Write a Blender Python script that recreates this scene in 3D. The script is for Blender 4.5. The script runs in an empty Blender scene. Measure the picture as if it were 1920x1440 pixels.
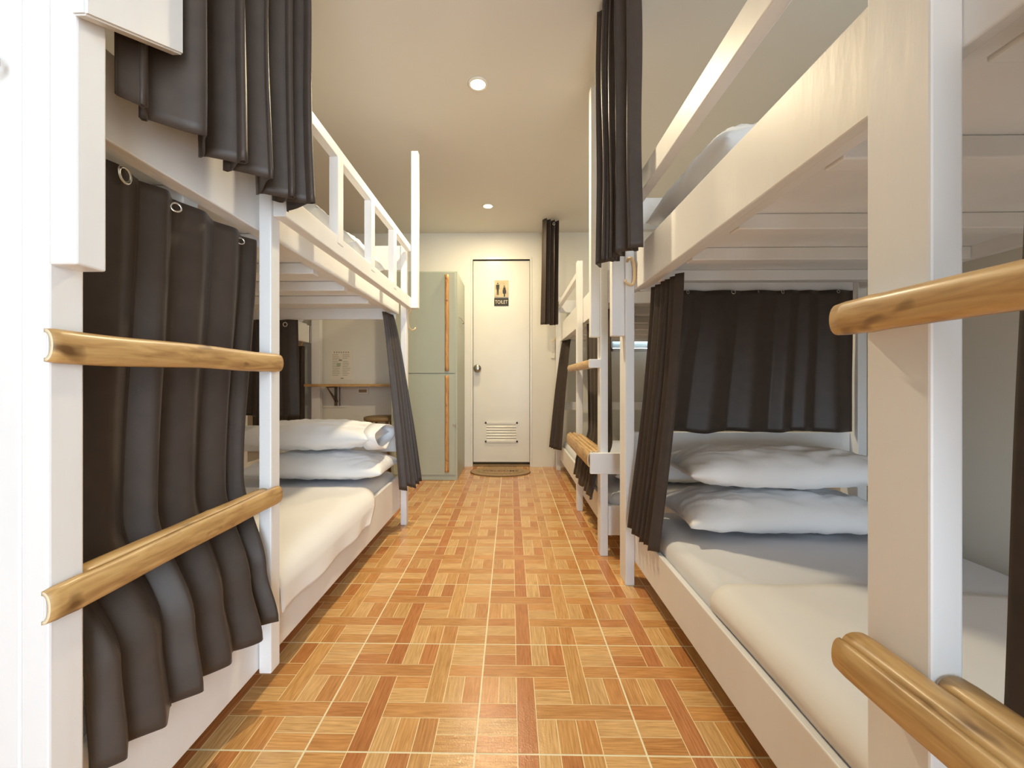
import bpy, bmesh, math, random
from mathutils import Vector, noise
random.seed(7)
sc = bpy.context.scene
COL = sc.collection
PI = math.pi

# ------------------------------------------------------------------ materials
def new_mat(name):
    m = bpy.data.materials.new(name); m.use_nodes = True
    nt = m.node_tree; nt.nodes.clear()
    out = nt.nodes.new('ShaderNodeOutputMaterial'); b = nt.nodes.new('ShaderNodeBsdfPrincipled')
    nt.links.new(b.outputs[0], out.inputs[0])
    return m, nt, b
def simple(name, col, rough=.5, metal=0, bump=0, bscale=40, bstretch=(1, 1, 1), var=0, vscale=6, spec=.5, sheen=0, dist=.002, coat=0):
    m, nt, b = new_mat(name)
    b.inputs['Base Color'].default_value = (*col, 1)
    b.inputs['Roughness'].default_value = rough; b.inputs['Metallic'].default_value = metal
    b.inputs['Specular IOR Level'].default_value = spec
    if sheen: b.inputs['Sheen Weight'].default_value = sheen; b.inputs['Sheen Roughness'].default_value = .4
    if coat: b.inputs['Coat Weight'].default_value = coat; b.inputs['Coat Roughness'].default_value = .12
    tc = nt.nodes.new('ShaderNodeTexCoord'); mp = nt.nodes.new('ShaderNodeMapping')
    mp.inputs['Scale'].default_value = bstretch
    nt.links.new(tc.outputs['Object'], mp.inputs[0])
    if bump:
        n = nt.nodes.new('ShaderNodeTexNoise'); n.inputs['Scale'].default_value = bscale; n.inputs['Detail'].default_value = 5
        bp = nt.nodes.new('ShaderNodeBump'); bp.inputs['Strength'].default_value = bump; bp.inputs['Distance'].default_value = dist
        nt.links.new(mp.outputs[0], n.inputs['Vector']); nt.links.new(n.outputs['Fac'], bp.inputs['Height'])
        nt.links.new(bp.outputs[0], b.inputs['Normal'])
    if var:
        n = nt.nodes.new('ShaderNodeTexNoise'); n.inputs['Scale'].default_value = vscale; n.inputs['Detail'].default_value = 4
        nt.links.new(mp.outputs[0], n.inputs['Vector'])
        r = nt.nodes.new('ShaderNodeValToRGB'); r.color_ramp.elements[0].position = .3; r.color_ramp.elements[1].position = .7
        r.color_ramp.elements[0].color = (*[c * (1 - var) for c in col], 1)
        r.color_ramp.elements[1].color = (*[min(1, c * (1 + var * .5)) for c in col], 1)
        nt.links.new(n.outputs['Fac'], r.inputs[0]); nt.links.new(r.outputs[0], b.inputs['Base Color'])
    return m

M = {}
M['paint'] = simple('white_brushed_paint', (.85, .85, .85), .42, bump=.6, bscale=30, bstretch=(1, 1, .25), var=.03, vscale=9, dist=.0015)
M['wall'] = simple('cream_wall_plaster', (.76, .735, .66), .55, bump=.15, bscale=14, var=.03, vscale=2)
M['ceiling'] = simple('matte_ceiling_paint', (.70, .66, .60), .75, bump=.1, bscale=8, var=.02, vscale=1.5)
M['door'] = simple('cream_door_paint', (.78, .75, .66), .3, bump=.12, bscale=10, var=.02)
M['cloth'] = simple('dark_brown_blackout_cloth', (.060, .043, .033), .45, bump=.3, bscale=420, var=.12, vscale=30, sheen=.1, spec=.35, dist=.0004)
M['linen'] = simple('white_cotton', (.85, .86, .88), .8, bump=.5, bscale=30, var=.02, sheen=.25, dist=.002)
M['sheet'] = simple('white_bed_sheet', (.87, .86, .85), .75, bump=.15, bscale=20, var=.02, dist=.002)
M['mattress'] = simple('pale_mattress_cover', (.76, .78, .83), .8, bump=.2, bscale=60, dist=.001)
M['locker'] = simple('sage_green_paint', (.44, .47, .38), .4, bump=.2, bscale=12, bstretch=(1, 1, .15), var=.06, vscale=5)
M['chrome'] = simple('brushed_steel', (.72, .70, .66), .22, metal=1)
M['knob'] = simple('aged_steel', (.42, .38, .32), .25, metal=1)
M['dark_metal'] = simple('dark_bracket_metal', (.18, .13, .08), .45, metal=.6)
M['hook'] = simple('pale_peeled_branch_wood', (.74, .54, .30), .45, bump=.4, bscale=30, var=.12, vscale=14)
M['plastic'] = simple('ivory_plastic', (.80, .76, .66), .35)
M['black'] = simple('black_print', (.02, .018, .014), .6)
M['grey_print'] = simple('grey_print', (.34, .29, .22), .7)
M['green_print'] = simple('green_print', (.40, .48, .28), .7)
M['plate'] = simple('worn_tan_plate', (.62, .50, .30), .6, var=.25, vscale=20)
M['paper'] = simple('printed_paper', (.80, .74, .62), .6)
M['letter'] = simple('cream_lettering', (.80, .70, .50), .6)
M['mat_border'] = simple('tan_coir', (.42, .27, .15), .95, bump=.8, bscale=180, var=.2, vscale=60)
M['mat_dark'] = simple('brown_coir', (.20, .12, .06), .95, bump=.8, bscale=180, var=.2, vscale=60)
M['mat_olive'] = simple('olive_coir', (.30, .25, .12), .95, bump=.8, bscale=180, var=.2, vscale=60)
M['grout'] = simple('pale_grout', (.92, .84, .58), .5)
M['joint'] = simple('cream_joint', (.92, .74, .42), .4)
M['louvre'] = simple('frosted_louvre_glass', (.55, .60, .60), .25)
M['frame_grey'] = simple('grey_aluminium', (.55, .55, .53), .4, metal=.3)
M['stool'] = simple('brown_stool_wood', (.30, .20, .09), .5, var=.2, vscale=12)

def wood(name, c1, c2, c3, rough, stretch, scale=14, coat=.12, spots=True):
    m, nt, b = new_mat(name)
    tc = nt.nodes.new('ShaderNodeTexCoord'); mp = nt.nodes.new('ShaderNodeMapping'); mp.inputs['Scale'].default_value = stretch
    nt.links.new(tc.outputs['Object'], mp.inputs[0])
    n = nt.nodes.new('ShaderNodeTexNoise'); n.inputs['Scale'].default_value = scale; n.inputs['Detail'].default_value = 6; n.inputs['Distortion'].default_value = .8
    nt.links.new(mp.outputs[0], n.inputs['Vector'])
    r = nt.nodes.new('ShaderNodeValToRGB'); e = r.color_ramp.elements
    e[0].position = .28; e[0].color = (*c1, 1); e[1].position = .72; e[1].color = (*c3, 1)
    k = e.new(.5); k.color = (*c2, 1)
    nt.links.new(n.outputs['Fac'], r.inputs[0])
    last = r.outputs[0]
    if spots:
        n2 = nt.nodes.new('ShaderNodeTexNoise'); n2.inputs['Scale'].default_value = 26; n2.inputs['Detail'].default_value = 2
        mp2 = nt.nodes.new('ShaderNodeMapping'); mp2.inputs['Scale'].default_value = (1, .45, 1)
        nt.links.new(tc.outputs['Object'], mp2.inputs[0]); nt.links.new(mp2.outputs[0], n2.inputs['Vector'])
        r2 = nt.nodes.new('ShaderNodeValToRGB'); r2.color_ramp.elements[0].position = .64; r2.color_ramp.elements[1].position = .74
        r2.color_ramp.elements[0].color = (0, 0, 0, 1); r2.color_ramp.elements[1].color = (1, 1, 1, 1)
        nt.links.new(n2.outputs['Fac'], r2.inputs[0])
        mx = nt.nodes.new('ShaderNodeMix'); mx.data_type = 'RGBA'; mx.inputs['B'].default_value = (c1[0] * .45, c1[1] * .4, c1[2] * .35, 1)
        nt.links.new(r2.outputs[0], mx.inputs['Factor']); nt.links.new(last, mx.inputs['A']); last = mx.outputs['Result']
    nt.links.new(last, b.inputs['Base Color'])
    b.inputs['Roughness'].default_value = rough; b.inputs['Coat Weight'].default_value = coat; b.inputs['Coat Roughness'].default_value = .2
    bp = nt.nodes.new('ShaderNodeBump'); bp.inputs['Strength'].default_value = .25; bp.inputs['Distance'].default_value = .001
    nt.links.new(n.outputs['Fac'], bp.inputs['Height']); nt.links.new(bp.outputs[0], b.inputs['Normal'])
    return m
M['bamboo'] = wood('varnished_bamboo', (.36, .20, .075), (.54, .33, .125), (.66, .44, .19), .42, (6, .7, 6))
M['bamboo_end'] = simple('cut_bamboo_end', (.78, .66, .46), .7, bump=.5, bscale=90)
M['strip'] = wood('bamboo_strip_upright', (.36, .16, .05), (.55, .28, .09), (.66, .38, .15), .4, (6, 6, .8))
M['shelf'] = wood('shelf_wood', (.34, .17, .06), (.55, .32, .12), (.66, .42, .18), .45, (.8, 8, 8), spots=False)

# floor strips: tint from a colour attribute, grain from the strip's own UVs
def floor_mat():
    m, nt, b = new_mat('wood_look_ceramic_strips')
    uv = nt.nodes.new('ShaderNodeUVMap'); uv.uv_map = 'UVMap'
    at = nt.nodes.new('ShaderNodeAttribute'); at.attribute_name = 'tint'
    mp = nt.nodes.new('ShaderNodeMapping'); mp.inputs['Scale'].default_value = (14, 230, 1)
    nt.links.new(uv.outputs[0], mp.inputs[0])
    n = nt.nodes.new('ShaderNodeTexNoise'); n.inputs['Scale'].default_value = 1; n.inputs['Detail'].default_value = 5; n.inputs['Distortion'].default_value = .5
    nt.links.new(mp.outputs[0], n.inputs['Vector'])
    r = nt.nodes.new('ShaderNodeValToRGB'); r.color_ramp.elements[0].position = .3; r.color_ramp.elements[1].position = .7
    r.color_ramp.elements[0].color = (.68, .60, .50, 1); r.color_ramp.elements[1].color = (1.1, 1.1, 1.1, 1)
    nt.links.new(n.outputs['Fac'], r.inputs[0])
    mx = nt.nodes.new('ShaderNodeMix'); mx.data_type = 'RGBA'; mx.blend_type = 'MULTIPLY'; mx.inputs['Factor'].default_value = 1
    nt.links.new(at.outputs['Color'], mx.inputs['A']); nt.links.new(r.outputs[0], mx.inputs['B'])
    nt.links.new(mx.outputs['Result'], b.inputs['Base Color'])
    b.inputs['Roughness'].default_value = .10; b.inputs['Specular IOR Level'].default_value = .5
    tc = nt.nodes.new('ShaderNodeTexCoord')
    n2 = nt.nodes.new('ShaderNodeTexNoise'); n2.inputs['Scale'].default_value = 260; n2.inputs['Detail'].default_value = 3
    nt.links.new(tc.outputs['Object'], n2.inputs['Vector'])
    bp = nt.nodes.new('ShaderNodeBump'); bp.inputs['Strength'].default_value = .5; bp.inputs['Distance'].default_value = .001
    nt.links.new(n2.outputs['Fac'], bp.inputs['Height']); nt.links.new(bp.outputs[0], b.inputs['Normal'])
    return m
M['floor'] = floor_mat()
def emis(name, col, s):
    m, nt, b = new_mat(name)
    b.inputs['Base Color'].default_value = (*col, 1)
    b.inputs['Emission Color'].default_value = (*col, 1); b.inputs['Emission Strength'].default_value = s
    return m
M['lens'] = emis('lit_lamp_lens', (1, .86, .62), 14)

# ------------------------------------------------------------------ helpers
def link(name, me, mats, parent=None, smooth=False):
    if not isinstance(mats, (list, tuple)): mats = [mats]
    for m in mats: me.materials.append(m)
    if smooth:
        for p in me.polygons: p.use_smooth = True
    o = bpy.data.objects.new(name, me); COL.objects.link(o)
    if parent:
        o.parent = parent; o.matrix_parent_inverse = parent_mat(parent).inverted()
    return o
def parent_mat(o):
    from mathutils import Matrix
    m = Matrix.Translation(o.location)
    return m
def from_bm(name, bm, mats, parent=None, smooth=False):
    me = bpy.data.meshes.new(name); bm.to_mesh(me); bm.free()
    return link(name, me, mats, parent, smooth)
def add_box(bm, x0, x1, y0, y1, z0, z1, mi=0):
    vs = [bm.verts.new((x, y, z)) for z in (z0, z1) for y in (y0, y1) for x in (x0, x1)]
    fs = [(0, 2, 3, 1), (4, 5, 7, 6), (0, 1, 5, 4), (1, 3, 7, 5), (3, 2, 6, 7), (2, 0, 4, 6)]
    out = []
    for f in fs:
        q = bm.faces.new([vs[i] for i in f]); q.material_index = mi; out.append(q)
    return vs
def box(name, x0, x1, y0, y1, z0, z1, mat, parent=None, bev=.003, seg=2):
    if x0 > x1: x0, x1 = x1, x0
    if y0 > y1: y0, y1 = y1, y0
    bm = bmesh.new(); add_box(bm, x0, x1, y0, y1, z0, z1)
    if bev:
        bev = min(bev, (x1 - x0) * .4, (y1 - y0) * .4, (z1 - z0) * .4)
        bmesh.ops.bevel(bm, geom=bm.edges[:], offset=bev, segments=seg, affect='EDGES', profile=.5)
    return from_bm(name, bm, mat, parent)
def thing(name, label, cat, loc=(0, 0, 0), group=None):
    o = bpy.data.objects.new(name, None); o.empty_display_size = .05; o.location = loc; COL.objects.link(o)
    o['label'] = label; o['category'] = cat
    if group: o['group'] = group
    return o
def tag(o, label, cat, group=None):
    o['label'] = label; o['category'] = cat
    if group: o['group'] = group
    return o
def structure(o): o['kind'] = 'structure'; return o
def tube(name, pts, r, mat, parent=None, seg=10, taper=None):
    bm = bmesh.new(); rings = []
    n = len(pts); P = [Vector(p) for p in pts]
    up = None
    for i, p in enumerate(P):
        t = (P[min(i + 1, n - 1)] - P[max(i - 1, 0)]).normalized()
        if up is None: up = t.orthogonal().normalized()
        up = (up - t * up.dot(t)).normalized(); s = t.cross(up)
        rr = r if taper is None else r * taper(i / (n - 1))
        rings.append([bm.verts.new(p + (up * math.cos(a) + s * math.sin(a)) * rr) for a in [2 * PI * k / seg for k in range(seg)]])
    for a, b in zip(rings, rings[1:]):
        for k in range(seg): bm.faces.new((a[k], a[(k + 1) % seg], b[(k + 1) % seg], b[k]))
    bm.faces.new(list(reversed(rings[0]))); bm.faces.new(rings[-1])
    bmesh.ops.recalc_face_normals(bm, faces=bm.faces[:])
    return from_bm(name, bm, mat, parent, True)
def lathe(name, prof, center, mat, parent=None, seg=32, axis='z'):
    bm = bmesh.new(); rings = []
    for r, h in prof:
        ring = []
        for k in range(seg):
            a = 2 * PI * k / seg
            if axis == 'z': v = (center[0] + r * math.cos(a), center[1] + r * math.sin(a), center[2] + h)
            else: v = (center[0] + r * math.cos(a), center[1] - h, center[2] + r * math.sin(a))
            ring.append(bm.verts.new(v))
        rings.append(ring)
    for a, b in zip(rings, rings[1:]):
        for k in range(seg): bm.faces.new((a[k], a[(k + 1) % seg], b[(k + 1) % seg], b[k]))
    bm.faces.new(rings[0]); bm.faces.new(rings[-1])
    bmesh.ops.recalc_face_normals(bm, faces=bm.faces[:])
    return from_bm(name, bm, mat, parent, True)
def ring_mesh(name, c, n, R, r, mat, parent, seg=20, s2=8):
    n = Vector(n).normalized(); u = n.orthogonal().normalized(); v = n.cross(u)
    bm = bmesh.new(); rings = []
    for i in range(seg):
        a = 2 * PI * i / seg; d = u * math.cos(a) + v * math.sin(a)
        rings.append([bm.verts.new(Vector(c) + d * (R + r * math.cos(b)) + n * (r * .6 * math.sin(b))) for b in [2 * PI * k / s2 for k in range(s2)]])
    for i in range(seg):
        a = rings[i]; b = rings[(i + 1) % seg]
        for k in range(s2): bm.faces.new((a[k], a[(k + 1) % s2], b[(k + 1) % s2], b[k]))
    bmesh.ops.recalc_face_normals(bm, faces=bm.faces[:])
    return from_bm(name, bm, mat, parent, True)

# ------------------------------------------------------------------ room
XL, XR, YF, YN, ZC = -3.05, 1.545, 4.19, -1.9, 2.376
structure(box('ceiling', XL - .1, XR + .1, YN - .1, YF + .1, ZC, ZC + .1, M['ceiling'], bev=0))
structure(box('wall_left', XL - .1, XL, YN, YF, 0, ZC, M['wall'], bev=0))
structure(box('wall_right', XR, XR + .1, YN, YF, 0, ZC, M['wall'], bev=0))
# far wall with the opening for the louvre window
wf = bmesh.new()
WX0, WX1, WZ0, WZ1 = 1.0, 1.50, 1.17, 1.75
DX0, DX1, DZ = -.385, .195, 2.105
add_box(wf, XL - .1, DX0, YF, YF + .1, 0, ZC); add_box(wf, DX0, DX1, YF, YF + .1, DZ, ZC)
add_box(wf, DX1, WX0, YF, YF + .1, 0, ZC); add_box(wf, WX1, XR + .1, YF, YF + .1, 0, ZC)
add_box(wf, WX0, WX1, YF, YF + .1, 0, WZ0); add_box(wf, WX0, WX1, YF, YF + .1, WZ1, ZC)
structure(from_bm('wall_far', wf, M['wall']))
# near wall behind the camera with a wide open doorway, its width and place set for the daylight
OX0, OX1, OZ = .0, 1.1, 2.15
wn = bmesh.new()
add_box(wn, XL - .1, OX0, YN - .1, YN, 0, ZC)
add_box(wn, OX1, XR + .1, YN - .1, YN, 0, ZC); add_box(wn, OX0, OX1, YN - .1, YN, OZ, ZC)
structure(from_bm('wall_near', wn, M['wall']))

# floor
def build_floor():
    T = .4; u = T / 8
    xo, yo = -.0835, 1.361
    pat = []   # (x0,x1,y0,y1,dir) dir 0 = grain along x, 1 = along y
    H = lambda x0, x1, r: pat.append((x0, x1, r, r + 1, 0))
    V = lambda c, y0, y1: pat.append((c, c + 1, y0, y1, 1))
    for r in (0, 1, 2): H(0, 2, r)
    V(0, 3, 5); V(1, 3, 5); V(2, 0, 5); H(0, 5, 5); H(0, 2, 6); H(0, 2, 7); V(2, 6, 8)
    for c in (3, 4, 5): V(c, 0, 2)
    H(3, 8, 2); H(3, 5, 3); H(3, 5, 4); V(3, 6, 8); V(4, 6, 8); V(5, 3, 8)
    H(6, 8, 0); H(6, 8, 1); V(6, 3, 5); V(7, 3, 5); H(6, 8, 5); H(6, 8, 6); H(6, 8, 7)
    tints = [(.61, .335, .125), (.52, .235, .085), (.60, .31, .115), (.55, .27, .095), (.66, .41, .18), (.50, .215, .08), (.58, .31, .12), (.62, .37, .15)]
    pt = {}
    rnd = random.Random(4)
    for p in pat: pt[p] = rnd.choice(tints)
    pt[(2, 3, 0, 5, 1)] = (.50, .21, .075); pt[(2, 3, 6, 8, 1)] = (.49, .20, .072); pt[(5, 6, 3, 8, 1)] = (.61, .345, .13)
    pt[(0, 5, 5, 6, 0)] = (.56, .275, .10); pt[(3, 8, 2, 3, 0)] = (.58, .30, .11)
    for c, t in ((3, (.65, .41, .18)), (4, (.51, .22, .08))): pt[(c, c + 1, 6, 8, 1)] = t
    bm = bmesh.new(); uvl = bm.loops.layers.uv.new('UVMap'); cl = bm.loops.layers.float_color.new('tint')
    def quad(x0, x1, y0, y1, z, mi, tint=(1, 1, 1), d=0):
        vs = [bm.verts.new(c) for c in ((x0, y0, z), (x1, y0, z), (x1, y1, z), (x0, y1, z))]
        f = bm.faces.new(vs); f.material_index = mi
        tint = (min(1, tint[0] * 1.2), min(1, tint[1] * 1.21), min(1, tint[2] * 1.2))
        ox, oy = rnd.random() * 5, rnd.random() * 5
        for l in f.loops:
            a, b = l.vert.co.x, l.vert.co.y
            l[uvl].uv = (a + ox, b + oy) if d == 0 else (b + ox, a + oy)
            l[cl] = (*tint, 1)
    quad(XL, XR, YN, YF + .1, -.0002, 0)
    i0 = math.floor((XL - xo) / T); i1 = math.ceil((XR - xo) / T); j0 = math.floor((YN - yo) / T); j1 = math.ceil((YF + .1 - yo) / T)
    g = .0018; jn = .0011
    for i in range(i0, i1):
        for j in range(j0, j1):
            bx, by = xo + i * T, yo + j * T
            cx = lambda v: min(max(v, XL), XR); cy = lambda v: min(max(v, YN), YF + .1)
            if cx(bx + T) - cx(bx) < .01 or cy(by + T) - cy(by) < .01: continue
            quad(cx(bx + g), cx(bx + T - g), cy(by + g), cy(by + T - g), 0.0, 1)
            for p in pat:
                x0 = cx(bx + p[0] * u + (g + .0006 if p[0] == 0 else jn)); x1 = cx(bx + p[1] * u - (g + .0006 if p[1] == 8 else jn))
                y0 = cy(by + p[2] * u + (g + .0006 if p[2] == 0 else jn)); y1 = cy(by + p[3] * u - (g + .0006 if p[3] == 8 else jn))
                if x1 - x0 < .003 or y1 - y0 < .003: continue
                t = pt[p]; k = 1 + rnd.uniform(-.06, .06)
                quad(x0, x1, y0, y1, .0003, 2, tuple(c * k for c in t), p[4])
    # solid slab underneath
    add_box(bm, XL - .1, XR + .1, YN - .1, YF + .15, -.08, -.001)
    return structure(from_bm('floor', bm, [M['grout'], M['joint'], M['floor']]))
build_floor()

# door
door = thing('door_1', '', '', (-.095, YF, 0)); del door['label']; del door['category']; structure(door)
box('door_leaf', DX0 + .002, DX1 - .002, YF + .022, YF + .06, .045, DZ - .005, M['door'], door, .002)
fr = bmesh.new()
add_box(fr, DX0 - .022, DX0, YF - .006, YF + .095, 0, DZ + .022); add_box(fr, DX1, DX1 + .022, YF - .006, YF + .095, 0, DZ + .022)
add_box(fr, DX0, DX1, YF - .006, YF + .095, DZ, DZ + .022)
bmesh.ops.bevel(fr, geom=fr.edges[:], offset=.002, segments=1, affect='EDGES')
from_bm('door_frame', fr, M['door'], door)
box('threshold', DX0, DX1, YF + .005, YF + .1, .0005, .02, M['stool'], door, .001)
box('room_beyond', DX0, DX1, YF + .1, YF + .13, -.05, DZ, M['stool'], door, 0)
kn = lathe('door_knob', [(.036, 0), (.036, .006), (.016, .010), (.016, .03), (.034, .036), (.040, .05), (.034, .062), (.010, .066)], (-.337, YF + .021, .998), M['knob'], door, 28, 'y')
lv = thing('louvre_vent', '', '', (-.1, YF, .35)); del lv['label']; del lv['category']
lv.parent = door; lv.location = (0, 0, 0)
vf = bmesh.new(); vx0, vx1, vz0, vz1 = -.262, .072, .248, .452
for a in ((vx0, vx1, vz0, vz0 + .016), (vx0, vx1, vz1 - .016, vz1), (vx0, vx0 + .016, vz0, vz1), (vx1 - .016, vx1, vz0, vz1)):
    add_box(vf, a[0], a[1], YF + .008, YF + .022, a[2], a[3])
nS = 6
for i in range(nS):
    z = vz0 + .02 + i * (vz1 - vz0 - .04) / nS
    hs = (vz1 - vz0 - .04) / nS
    v = [vf.verts.new(c) for c in ((vx0 + .01, YF + .008, z), (vx1 - .01, YF + .008, z), (vx1 - .01, YF + .021, z + hs * .55), (vx0 + .01, YF + .021, z + hs * .55),
                                   (vx0 + .01, YF + .012, z - .004), (vx1 - .01, YF + .012, z - .004))]
    vf.faces.new((v[0], v[1], v[2], v[3])); vf.faces.new((v[4], v[5], v[1], v[0]))
bpy.data.objects.remove(lv)
from_bm('louvre_vent', vf, M['door'], door)

# toilet sign
def text_mesh(name, body, size, loc, mat, parent, rot=(PI / 2, 0, 0), ext=.0006, sx=1, bold=0):
    cu = bpy.data.curves.new(name, 'FONT'); cu.body = body; cu.size = size; cu.extrude = ext; cu.offset = bold
    cu.align_x = 'CENTER'; cu.align_y = 'CENTER'; cu.resolution_u = 3
    t = bpy.data.objects.new(name, cu); COL.objects.link(t)
    bpy.context.view_layer.update()
    me = bpy.data.meshes.new_from_object(t.evaluated_get(bpy.context.evaluated_depsgraph_get()))
    bpy.data.objects.remove(t); bpy.data.curves.remove(cu)
    from mathutils import Matrix, Euler
    me.transform(Matrix.Translation(loc) @ Euler(rot).to_matrix().to_4x4() @ Matrix.Diagonal((sx, 1, 1, 1)))
    return link(name, me, mat, parent)
sg = thing('toilet_sign', 'small tan restroom sign with two figures over a black word plate', 'sign', (-.095, YF + .02, 1.62))
yS = YF + .0195
box('pictogram_plate', -.167, -.022, yS - .004, yS + .0025, 1.725, 1.898, M['plate'], sg, .001)
def figure(cx, z0, h, skirt):
    bm = bmesh.new(); w = h * .13; y0 = yS - .0055; y1 = yS - .004
    def poly(pts):
        a = [bm.verts.new((cx + p[0] * w, y0, z0 + p[1] * h)) for p in pts]; b = [bm.verts.new((cx + p[0] * w, y1, z0 + p[1] * h)) for p in pts]
        bm.faces.new(a); n = len(a)
        for i in range(n): bm.faces.new((a[i], a[(i + 1) % n], b[(i + 1) % n], b[i]))
    poly([(math.cos(a) * .42, .93 + math.sin(a) * .058) for a in [2 * PI * k / 12 for k in range(12)]])
    if not skirt:
        poly([(-.9, .84), (.9, .84), (1.05, .80), (1.0, .46), (.72, .46), (.68, .72), (.6, .0), (.08, .0), (0, .42), (-.08, .0), (-.6, .0), (-.68, .72), (-.72, .46), (-1.0, .46), (-1.05, .80)])
    else:
        poly([(-.7, .84), (.7, .84), (.95, .62), (1.25, .5), (1.0, .27), (.5, .27), (.42, 0), (-.42, 0), (-.5, .27), (-1.0, .27), (-1.25, .5), (-.95, .62)])
    return bm
from_bm('man_pictogram', figure(-.132, 1.748, .125, False), M['black'], sg)
from_bm('woman_pictogram', figure(-.064, 1.73, .115, True), M['black'], sg)
box('word_plate', -.168, -.022, yS - .004, yS + .0025, 1.637, 1.718, M['black'], sg, .001)
text_mesh('lettering', 'TOILET', .052, (-.095, yS - .005, 1.675), M['letter'], sg, sx=.76, bold=0)

# doormat
mt = thing('doormat', 'oval brown coir doormat lying in front of the toilet door', 'doormat', (-.098, 4.02, 0))
def oval(name, a, b, z0, z1, mat, parent, cx=-.098, cy=4.03, cut=YF + .02):
    bm = bmesh.new(); n = 64
    top = [bm.verts.new((cx + a * math.cos(t), min(cy + b * math.sin(t), cut), z1)) for t in [2 * PI * k / n for k in range(n)]]
    bot = [bm.verts.new((v.co.x, v.co.y, z0)) for v in top]
    bm.faces.new(top); bm.faces.new(list(reversed(bot)))
    for k in range(n): bm.faces.new((bot[k], bot[(k + 1) % n], top[(k + 1) % n], top[k]))
    return from_bm(name, bm, mat, parent)
CYM = 3.945
oval('rim', .288, .205, .0006, .008, M['mat_dark'], mt, cy=CYM)
oval('border', .280, .198, .008, .010, M['mat_border'], mt, cy=CYM)
oval('inner_ring', .222, .125, .010, .0112, M['mat_olive'], mt, cy=CYM)
oval('centre', .205, .108, .0112, .012, M['mat_border'], mt, cy=CYM)
text_mesh('mat_lettering', 'WELCOME', .085, (-.098, CYM, .0125), M['mat_dark'], mt, rot=(0, 0, 0), sx=.85, bold=.001)

# louvre window on the far wall
win = thing('window_1', '', '', (1.25, YF, 1.4)); del win['label']; del win['category']; structure(win)
wb = bmesh.new()
for a in ((WX0, WX1, WZ0, WZ0 + .03), (WX0, WX1, WZ1 - .03, WZ1), (WX0, WX0 + .03, WZ0, WZ1), (WX1 - .03, WX1, WZ0, WZ1)):
    add_box(wb, a[0], a[1], YF - .005, YF + .08, a[2], a[3])
from_bm('window_frame', wb, M['frame_grey'], win)
ws = bmesh.new()
for i in range(7):
    z = WZ0 + .035 + i * .073
    v = [ws.verts.new(c) for c in ((WX0 + .03, YF + .01, z), (WX1 - .03, YF + .01, z), (WX1 - .03, YF + .05, z + .078), (WX0 + .03, YF + .05, z + .078))]
    w2 = [ws.verts.new((q.co.x, q.co.y + .005, q.co.z)) for q in v]
    ws.faces.new(v); ws.faces.new(list(reversed(w2)))
    for k in range(4): ws.faces.new((v[k], w2[k], w2[(k + 1) % 4], v[(k + 1) % 4]))
from_bm('louvre_panes', ws, M['louvre'], win)

# far wall trims (panel moulding left of the shelf)
structure(box('trim_1', -1.965, -1.945, YF - .012, YF + .002, .60, 1.62, M['wall'], bev=.002))
structure(box('trim_2', -1.945, -1.68, YF - .010, YF + .002, .60, .612, M['wall'], bev=.002))

# wall shelf
sh = thing('wall_shelf', 'brown wooden shelf fixed to far wall under the paper notice', 'shelf', (-1.6, 4.1, .83))
box('shelf_board', -1.995, -1.055, 3.95, 4.07, .817, .842, M['shelf'], sh, .003)
box('shelf_cleat', -1.86, -1.055, 4.07, YF - .001, .817, .84, M['shelf'], sh, .002)
for x in (-1.78, -1.12):
    bk = bmesh.new()
    add_box(bk, x - .012, x + .012, 3.98, YF - .002, .806, .816); add_box(bk, x - .012, x + .012, YF - .02, YF - .006, .62, .808)
    br = from_bm('bracket', bk, M['dark_metal'], sh)
    tube('brace', [(x, 3.99, .803), (x, YF - .02, .66)], .006, M['dark_metal'], br)
for x in (-1.735,):
    tube('folding_strut', [(x - .12, 4.15, .80), (x - .015, 4.16, .66)], .005, M['dark_metal'], sh)
    tube('folding_strut', [(x, 4.165, .81), (x, 4.165, .62)], .005, M['dark_metal'], sh)

# notice
nt_ = thing('paper_notice', 'printed white paper notice taped on far wall above the shelf', 'notice', (-1.72, YF, 1.04))
yN = YF - .002
ln = bmesh.new(); rr = random.Random(3)
add_box(ln, -1.835, -1.612, yN - .001, yN + .001, .882, 1.19, 0)
for k in range(7):
    x = -1.805 + k * .0238; add_box(ln, x, x + .0115, yN - .0016, yN - .001, 1.158, 1.171, 1)
for r in range(13):
    z = 1.138 - r * .0175
    for (a, b) in ((-1.82, -1.73), (-1.715, -1.63)):
        w = (b - a) * rr.uniform(.55, 1)
        if r in (3,) and a > -1.72: continue
        add_box(ln, a, a + w, yN - .0016, yN - .001, z, z + .004, 1)
add_box(ln, -1.755, -1.722, yN - .0016, yN - .001, 1.075, 1.092, 1)
add_box(ln, -1.735, -1.705, yN - .0016, yN - .001, .893, .904, 1)
add_box(ln, -1.775, -1.735, yN - .0018, yN - .0011, 1.022, 1.052, 2)
from_bm('printed_sheet', ln, [M['paper'], M['grey_print'], M['green_print']], nt_)

# outlets
ou = thing('wall_outlet', 'beige socket plate on far wall under the wooden shelf', 'socket', (-1.5, YF, .79))
box('plate', -1.56, -1.45, YF - .012, YF, .735, .80, M['plastic'], ou, .003)
box('sockets', -1.545, -1.465, YF - .014, YF - .011, .755, .785, M['stool'], ou, .001)
sw = thing('wall_switch', 'slim white switch on far wall right of the toilet door', 'switch', (.42, YF, 1.15))
box('plate', .408, .448, YF - .012, YF, 1.10, 1.29, M['plastic'], sw, .003)
box('rocker', .418, .438, YF - .016, YF - .011, 1.16, 1.21, M['door'], sw, .002)

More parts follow.
